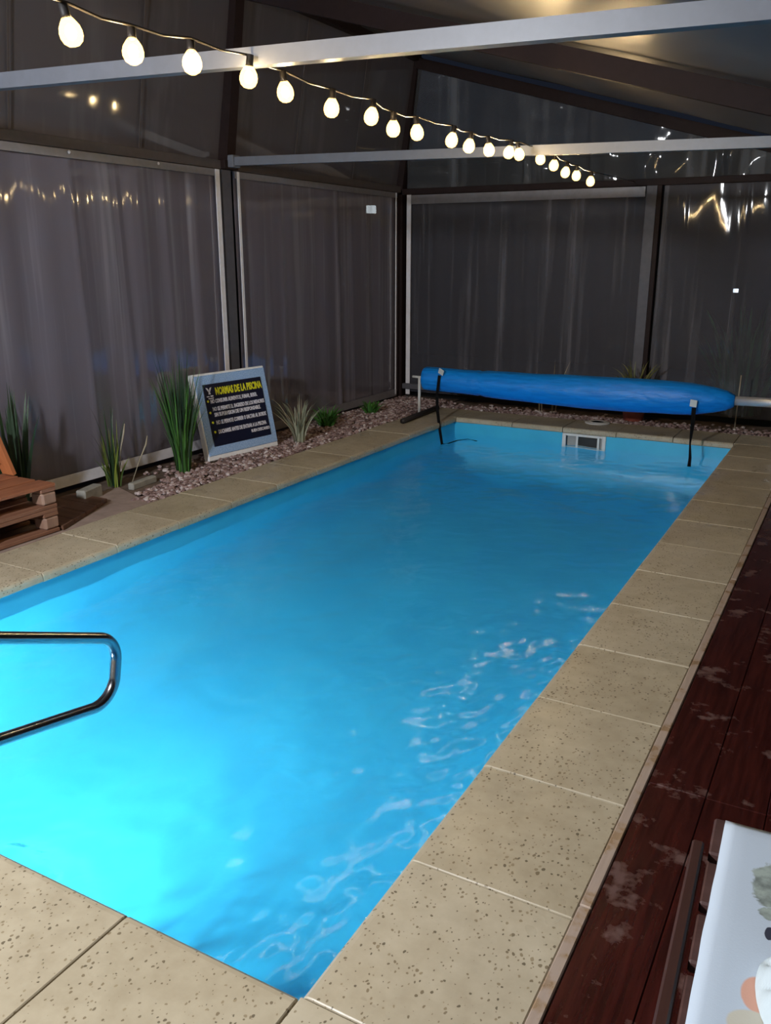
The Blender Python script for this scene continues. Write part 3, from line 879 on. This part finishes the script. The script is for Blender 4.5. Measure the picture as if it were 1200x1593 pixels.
lines = [('NO CONSUMIR ALIMENTOS, FUMAR, BEBER.', .075, .690, .80, .062),
         ('NO SE PERMITE EL INGRESO DE LOS MENORES', .085, .565, .895, .062),
         ('SIN SUPERVISION DE UN RESPONSABLE.', .095, .472, .80, .062),
         ('NO SE PERMITE CORRER O SALTAR AL BORDE', .10, .345, .87, .062),
         ('DUCHARSE ANTES DE ENTRAR A LA PISCINA', .105, .195, .84, .062),
         ('BUEN DESCANSO', .655, .105, .33, .050)]
for s, fx, fz, fw, fh in lines:
    text('rule_line', s, PXf(fx), PZf(fz), fw * pwid, fh * ph, M['letter'], .03)
for fx, fz in ((.035, .705), (.035, .520), (.045, .360), (.05, .205)):
    o = MB().lathe([(0, 0), (.010, 0), (.010, .004), (0, .005)], 10).build('bullet', M['yellow'], sg, False, (PXf(fx), -.011, PZf(fz) + .012)); o.rotation_euler = (R(90), 0, 0)
# small white emblem: a winged figure over two short bars
em = MB()
ex, ez = PXf(.085), PZf(.895)
for sx in (-1, 1):
    em.add([(ex + sx * .004, -.0125, ez - .018), (ex + sx * .030, -.0125, ez + .026), (ex + sx * .012, -.0125, ez + .022), (ex, -.0125, ez + .004)], [(0, 1, 2, 3)])
em.add([(ex - .012, -.0125, ez - .028), (ex + .012, -.0125, ez - .028), (ex + .004, -.0125, ez), (ex - .004, -.0125, ez)], [(0, 1, 2, 3)])
em.add([(ex - .034, -.0125, ez - .048), (ex - .006, -.0125, ez - .048), (ex - .006, -.0125, ez - .040), (ex - .034, -.0125, ez - .040)], [(0, 1, 2, 3)])
em.add([(ex + .004, -.0125, ez - .048), (ex + .034, -.0125, ez - .048), (ex + .034, -.0125, ez - .038), (ex + .004, -.0125, ez - .038)], [(0, 1, 2, 3)])
em.add([(ex - .020, -.0125, ez - .064), (ex + .034, -.0125, ez - .064), (ex + .034, -.0125, ez - .056), (ex - .020, -.0125, ez - .056)], [(0, 1, 2, 3)])
em.build('emblem', M['letter'], sg)

# ------------------------------------------------------------------ plants
def blades(n, hmin, hmax, spread, wd, base_r, seed, droop=.5, segs=6, dirbias=None):
    rng = random.Random(seed); mb = MB()
    for _ in range(n):
        a = rng.uniform(0, 2 * math.pi); r0 = base_r * math.sqrt(rng.random())
        p = Vector((r0 * math.cos(a), r0 * math.sin(a), -.01))
        a2 = a + rng.uniform(-.6, .6); out = rng.uniform(.1, 1) * spread; h = rng.uniform(hmin, hmax)
        d = Vector((math.cos(a2), math.sin(a2), 0))
        if dirbias is not None: d = (d + Vector(dirbias)).normalized()
        dr = droop * rng.uniform(.3, 1.2)
        side = Vector((-d.y, d.x, 0)); tw = rng.uniform(-1, 1)
        side = (side * math.cos(tw) + d * math.sin(tw))
        vs = []; fs = []; w0 = wd * rng.uniform(.7, 1.2)
        for i in range(segs + 1):
            t = i / segs
            q = p + d * (out * (t ** 1.6)) + Vector((0, 0, h * (t - dr * .45 * t ** 3)))
            ww = w0 * (1 - t ** 2.2) * (.6 + .4 * min(1, t * 4)) + .0004
            vs += [q - side * ww / 2, q + side * ww / 2]
        for i in range(segs): fs.append((2 * i, 2 * i + 1, 2 * i + 3, 2 * i + 2))
        mb.add(vs, fs)
    return mb
def grass(name, label, loc, m, group=None, extra=None, **k):
    t = thing(name, label, 'plant', loc, 0, group)
    o = blades(**k).build('leaf_blades', M[m], t, True); o['kind'] = 'stuff'
    if extra:
        o = blades(**extra[1]).build('pale_blades', M[extra[0]], t, True); o['kind'] = 'stuff'
    return t
G1 = at(285, 731, 2, 0)
grass('tall_grass_plant', 'tall dark green grass clump beside the left edge of the rules sign', G1, 'leaf_green', n=110, hmin=.35, hmax=.90, spread=.19, wd=.015, base_r=.06, seed=1, droop=.25,
      extra=('leaf_dark', dict(n=70, hmin=.45, hmax=.98, spread=.17, wd=.016, base_r=.06, seed=12, droop=.15)))
G2 = at(170, 753, 2, 0) + Vector((.05, 0, 0))
t = grass('grass_plant', 'thin grass clump with yellow green blades between pallet and tall grass', G2, 'leaf_yellowgreen', n=26, hmin=.2, hmax=.50, spread=.12, wd=.014, base_r=.045, seed=2, droop=.3,
      extra=('leaf_dark', dict(n=22, hmin=.25, hmax=.72, spread=.13, wd=.012, base_r=.04, seed=22, droop=.5)))
o = MB().tube([(.05, .12, 0), (.055, .2, .14), (.05, .28, .24), (.05, .30, .30)], [.003, .003, .007, .003], 6).build('seed_stalk', M['leaf_straw'], t, True)
o = MB().tube([(.02, .02, 0), (.03, .06, .25), (.04, .09, .36), (.045, .10, .42)], [.003, .003, .007, .003], 6).build('seed_stalk', M['leaf_straw'], t, True)
G3 = Vector((-3.60, 2.18, 0))
grass('dark_grass_plant', 'dark upright grass clump rising behind the stacked pallets', G3, 'leaf_dark', n=30, hmin=.55, hmax=.85, spread=.14, wd=.034, base_r=.07, seed=3, droop=.15)
G4 = at(466, 687, 2, 0)
grass('striped_grass_plant', 'pale striped grass clump arching beside the right edge of the sign', G4, 'leaf_pale', n=48, hmin=.22, hmax=.52, spread=.30, wd=.017, base_r=.05, seed=4, droop=.7,
      extra=('leaf_straw', dict(n=12, hmin=.3, hmax=.62, spread=.38, wd=.010, base_r=.05, seed=42, droop=.8, dirbias=(-.2, -.5, 0))))
G5 = at(508, 662, 2, 0)
grass('small_shrub', 'small bright green leafy shrub right of the striped grass', G5, 'leaf_bright', n=90, hmin=.06, hmax=.24, spread=.17, wd=.034, base_r=.06, seed=5, droop=.5)
G6 = at(577, 642, 2, 0)
grass('small_shrub', 'tiny green tuft in the gravel near the far left corner', G6, 'leaf_bright', n=60, hmin=.05, hmax=.17, spread=.13, wd=.028, base_r=.05, seed=6, droop=.5)
G7 = at(985, 654, 2, 0)
pt = thing('potted_plant', 'terracotta pot with a spiky olive plant behind the blue roller', 'potted plant', G7)
MB().lathe([(.085, 0), (.092, .01), (.125, .21), (.138, .212), (.142, .25), (.128, .252), (.118, .225), (0, .222)], 24).build('pot', M['terracotta'], pt, True)
o = blades(n=70, hmin=.18, hmax=.46, spread=.24, wd=.022, base_r=.07, seed=7, droop=.6).build('leaf_blades', M['leaf_olive'], pt, True); o['kind'] = 'stuff'; o.location.z = .23
G8 = at(852, 640, 2, 0)
grass('dry_grass_plant', 'sparse straw coloured stems behind the middle of the blue roller', G8, 'leaf_straw', n=7, hmin=.4, hmax=.62, spread=.16, wd=.016, base_r=.10, seed=8, droop=.3)
p = at(1143, 669, 2, 0)
st = thing('plant_stake', 'thin pale stake standing behind the tapered right end of the roller', 'stake', p)
MB().tube([(0, 0, -.01), (.004, .0, .5)], [.006, .005], 8).build('stem', M['leaf_straw'], st, True)
MB().lathe([(.012, 0), (.016, .006), (.008, .012)], 10).build('base_clip', M['white_plastic'], st, True)

# shrubs in the dark outside the curtains
def out_shrub(label, loc, h, r_, seed):
    t = thing('garden_shrub', label, 'shrub', loc)
    o = blades(n=170, hmin=h * .3, hmax=h, spread=r_, wd=.06, base_r=r_ * .5, seed=seed, droop=.5).build('leaf_blades', M['leaf_out'], t, True); o['kind'] = 'stuff'
    MB().tube([(0, 0, 0), (.02, .01, h * .5)], [.03, .015], 8).build('stem', M['dark_steel'], t, True)
out_shrub('green garden shrub pressed against the outside of the left curtain', (-4.25, 2.2, -.055), 1.05, .22, 51)
out_shrub('dim garden shrub outside the far curtain behind the reel end', (-.2, 8.4, -.055), 1.3, .4, 52)
out_shrub('dim garden shrub outside the far curtain right of the reel', (1.3, 9.2, -.055), 1.5, .4, 53)

# ------------------------------------------------------------------ pallets, planks and blocks on the left
PXA, PXB, PYA, PYB = -3.68, -3.075, .95, 2.03
def pallet(label, z, topm):
    t = thing('pallet', label, 'pallet', (PXA, PYA, z), 0, 'two pallets stacked beside the pool')
    wx, wy = PXB - PXA, PYB - PYA
    nb = 4; bw = .135
    for i in range(nb):
        xx = i * (wx - bw) / (nb - 1)
        MB().box((xx, 0, .121), (xx + bw, wy + random.uniform(-.012, .004), .143), .003).build('top_board', M[topm], t)
    for yy in (0, wy / 2 - .05, wy - .10):
        MB().box((0, yy, .099), (wx, yy + .10, .1205), .002).build('cross_board', M['pallet'], t)
        for xx in (0, wx / 2 - .05, wx - .10):
            MB().box((xx, yy + .004, .0225), (xx + .10, yy + .104, .0985), .012).build('block', M['block_wood'], t)
    for xx in (0, wx / 2 - .05, wx - .10):
        MB().box((xx, 0, 0), (xx + .10, wy, .022), .003).build('bottom_board', M['pallet'], t)
    return t
pallet('lower brown wooden pallet resting on the ground beside the coping', 0.0, 'pallet')
pallet('upper reddish wooden pallet lying on top of the other pallet', .144, 'pallet_top')
p = at(15, 739, 2, .288); p2 = at(-16, 668, 0, p.x)
bk = thing('leaning_board', 'orange brown board leaning on the upper pallet by the curtain', 'board', (p.x, p.y, .289))
bar((0, 0, .008), p2 - p, .022, .10, (1, 0, 0)).build('board', M['orange_wood'], bk)
MB().lathe([(.007, 0), (.007, .003), (0, .004)], 8).build('screw', M['alu'], bk, False, (.0, -.1, .10))

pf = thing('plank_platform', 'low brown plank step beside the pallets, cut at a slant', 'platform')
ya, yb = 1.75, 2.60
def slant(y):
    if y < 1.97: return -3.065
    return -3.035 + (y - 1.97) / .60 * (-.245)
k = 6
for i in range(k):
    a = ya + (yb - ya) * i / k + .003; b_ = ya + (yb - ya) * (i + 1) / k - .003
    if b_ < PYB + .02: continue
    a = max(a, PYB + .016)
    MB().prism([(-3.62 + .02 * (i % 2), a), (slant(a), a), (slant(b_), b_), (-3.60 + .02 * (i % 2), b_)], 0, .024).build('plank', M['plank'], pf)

def stone_block(label, loc, dims, rz):
    t = thing('curb_block', label, 'block', loc, rz)
    mb = MB().box((-dims[0] / 2, -dims[1] / 2, -.02), (dims[0] / 2, dims[1] / 2, dims[2]), .008)
    mb.build('stone', M['block'], t)
stone_block('pale chipped block at the foot of the yellow green grass', at(140, 775, 2, 0) , (.07, .20, .075), .25)
stone_block('longer grey curb block behind the yellow green grass', at(222, 752, 2, 0), (.05, .26, .03), .1)

# ------------------------------------------------------------------ slatted table, cloth and napkin
TZ = .72
far_r, near_r = at(1078, 1305, 2, TZ), at(1015, 1593, 2, TZ)
dv = (far_r - near_r).normalized(); ang = math.atan2(dv.y, dv.x) - math.pi / 2
tb = thing('slatted_table', 'dark slatted wooden table at the right edge of the deck', 'table', (far_r.x, far_r.y, 0), ang)
LEN, WID = 1.25, .75
MB().box((0, -LEN, TZ - .034), (.0165, 0, TZ + .002), .003).build('side_rail', M['table_wood'], tb)
MB().box((WID - .0165, -LEN, TZ - .034), (WID, 0, TZ + .002), .003).build('side_rail', M['table_wood'], tb)
pitch = .108; y = .072
slat = None
while y > -LEN:
    if slat is None:
        slat = MB().box((.0235, -.088, TZ - .022), (WID - .0235, 0, TZ - .003), .003).build('slat', M['slat_wood'], tb); s_ = slat
    else:
        s_ = bpy.data.objects.new('slat', slat.data); link(s_, tb)
    s_.location = (0, y, 0); y -= pitch
for xx in (.06, WID - .10):
    MB().box((xx, -LEN + .03, TZ - .062), (xx + .04, .06, TZ - .0225), .003).build('bearer', M['table_wood'], tb)
for xx in (.06, WID - .10):
    for yy in (.0, -LEN + .06):
        MB().box((xx, yy - .04, .005), (xx + .04, yy + .0, TZ - .0625), .003).build('leg', M['table_wood'], tb)

c0 = at(1130, 1272, 2, TZ + .006)
cf = at(1065, 1593, 2, TZ + .006); dv2 = (c0 - cf).normalized(); ang2 = math.atan2(dv2.y, dv2.x) - math.pi / 2
cl = thing('tablecloth', 'white tablecloth with grey green leaf print on the slatted table', 'tablecloth', (c0.x, c0.y, TZ), ang2)
def cloth_mesh():
    nx, ny = 40, 70; wx, wy = .64, 1.0; vs = []; fs = []
    top = []
    for j in range(ny + 1):
        for i in range(nx + 1):
            u, v = i / nx, j / ny
            x_ = wx * u; y_ = -wy * v
            e = min(x_, -y_ if v < .5 else wy + y_, wx - x_)
            z_ = .0055 - .004 * math.exp(-e / .006) + .0012 * noise.noise(Vector((x_ * 9, y_ * 9, 2)))
            x_ += .0015 * noise.noise(Vector((0, y_ * 14, 5))) if i == 0 else 0
            vs.append((x_, y_, z_))
    N = len(vs)
    vs += [(a, b__, -.0005) for (a, b__, c) in vs]
    for j in range(ny):
        for i in range(nx):
            a = j * (nx + 1) + i; fs.append((a, a + 1, a + nx + 2, a + nx + 1)); fs.append(tuple(q + N for q in (a + nx + 1, a + nx + 2, a + 1, a)))
    edge = [i for i in range(nx + 1)] + [(j) * (nx + 1) + nx for j in range(1, ny + 1)] + [ny * (nx + 1) + i for i in range(nx - 1, -1, -1)] + [j * (nx + 1) for j in range(ny - 1, 0, -1)]
    for a, b__ in zip(edge, edge[1:] + edge[:1]): fs.append((a, b__, b__ + N, a + N))
    return MB().add(vs, fs)
cloth_mesh().build('cloth', M['cloth'], cl, True)
n0 = at(1244, 1548, 2, TZ + .03)
nk = thing('napkin', 'crumpled white napkin lying on the printed tablecloth', 'napkin', (n0.x, n0.y, TZ + .006), .3)
def crumple():
    nx, ny = 36, 36; vs = []; fs = []
    for j in range(ny + 1):
        for i in range(nx + 1):
            u, v = i / nx * 2 - 1, j / ny * 2 - 1
            # superellipse footprint
            ru = u * math.sqrt(1 - v * v / 2); rv = v * math.sqrt(1 - u * u / 2)
            r_ = math.hypot(ru, rv)
            ff = abs(math.sin(5.5 * ru + 2.2 * rv + 1.3 * math.sin(3 * rv)))
            z_ = (1 - r_ ** 2.5) * (.026 + .020 * ff ** .7) + .004 * noise.noise(Vector((u * 4, v * 4, 8)))
            vs.append((ru * .040, rv * .080, max(.0, z_)))
    for j in range(ny):
        for i in range(nx):
            a = j * (nx + 1) + i; fs.append((a, a + 1, a + nx + 2, a + nx + 1))
    return MB().add(vs, fs)
crumple().build('folds', M['towel'], nk, True)
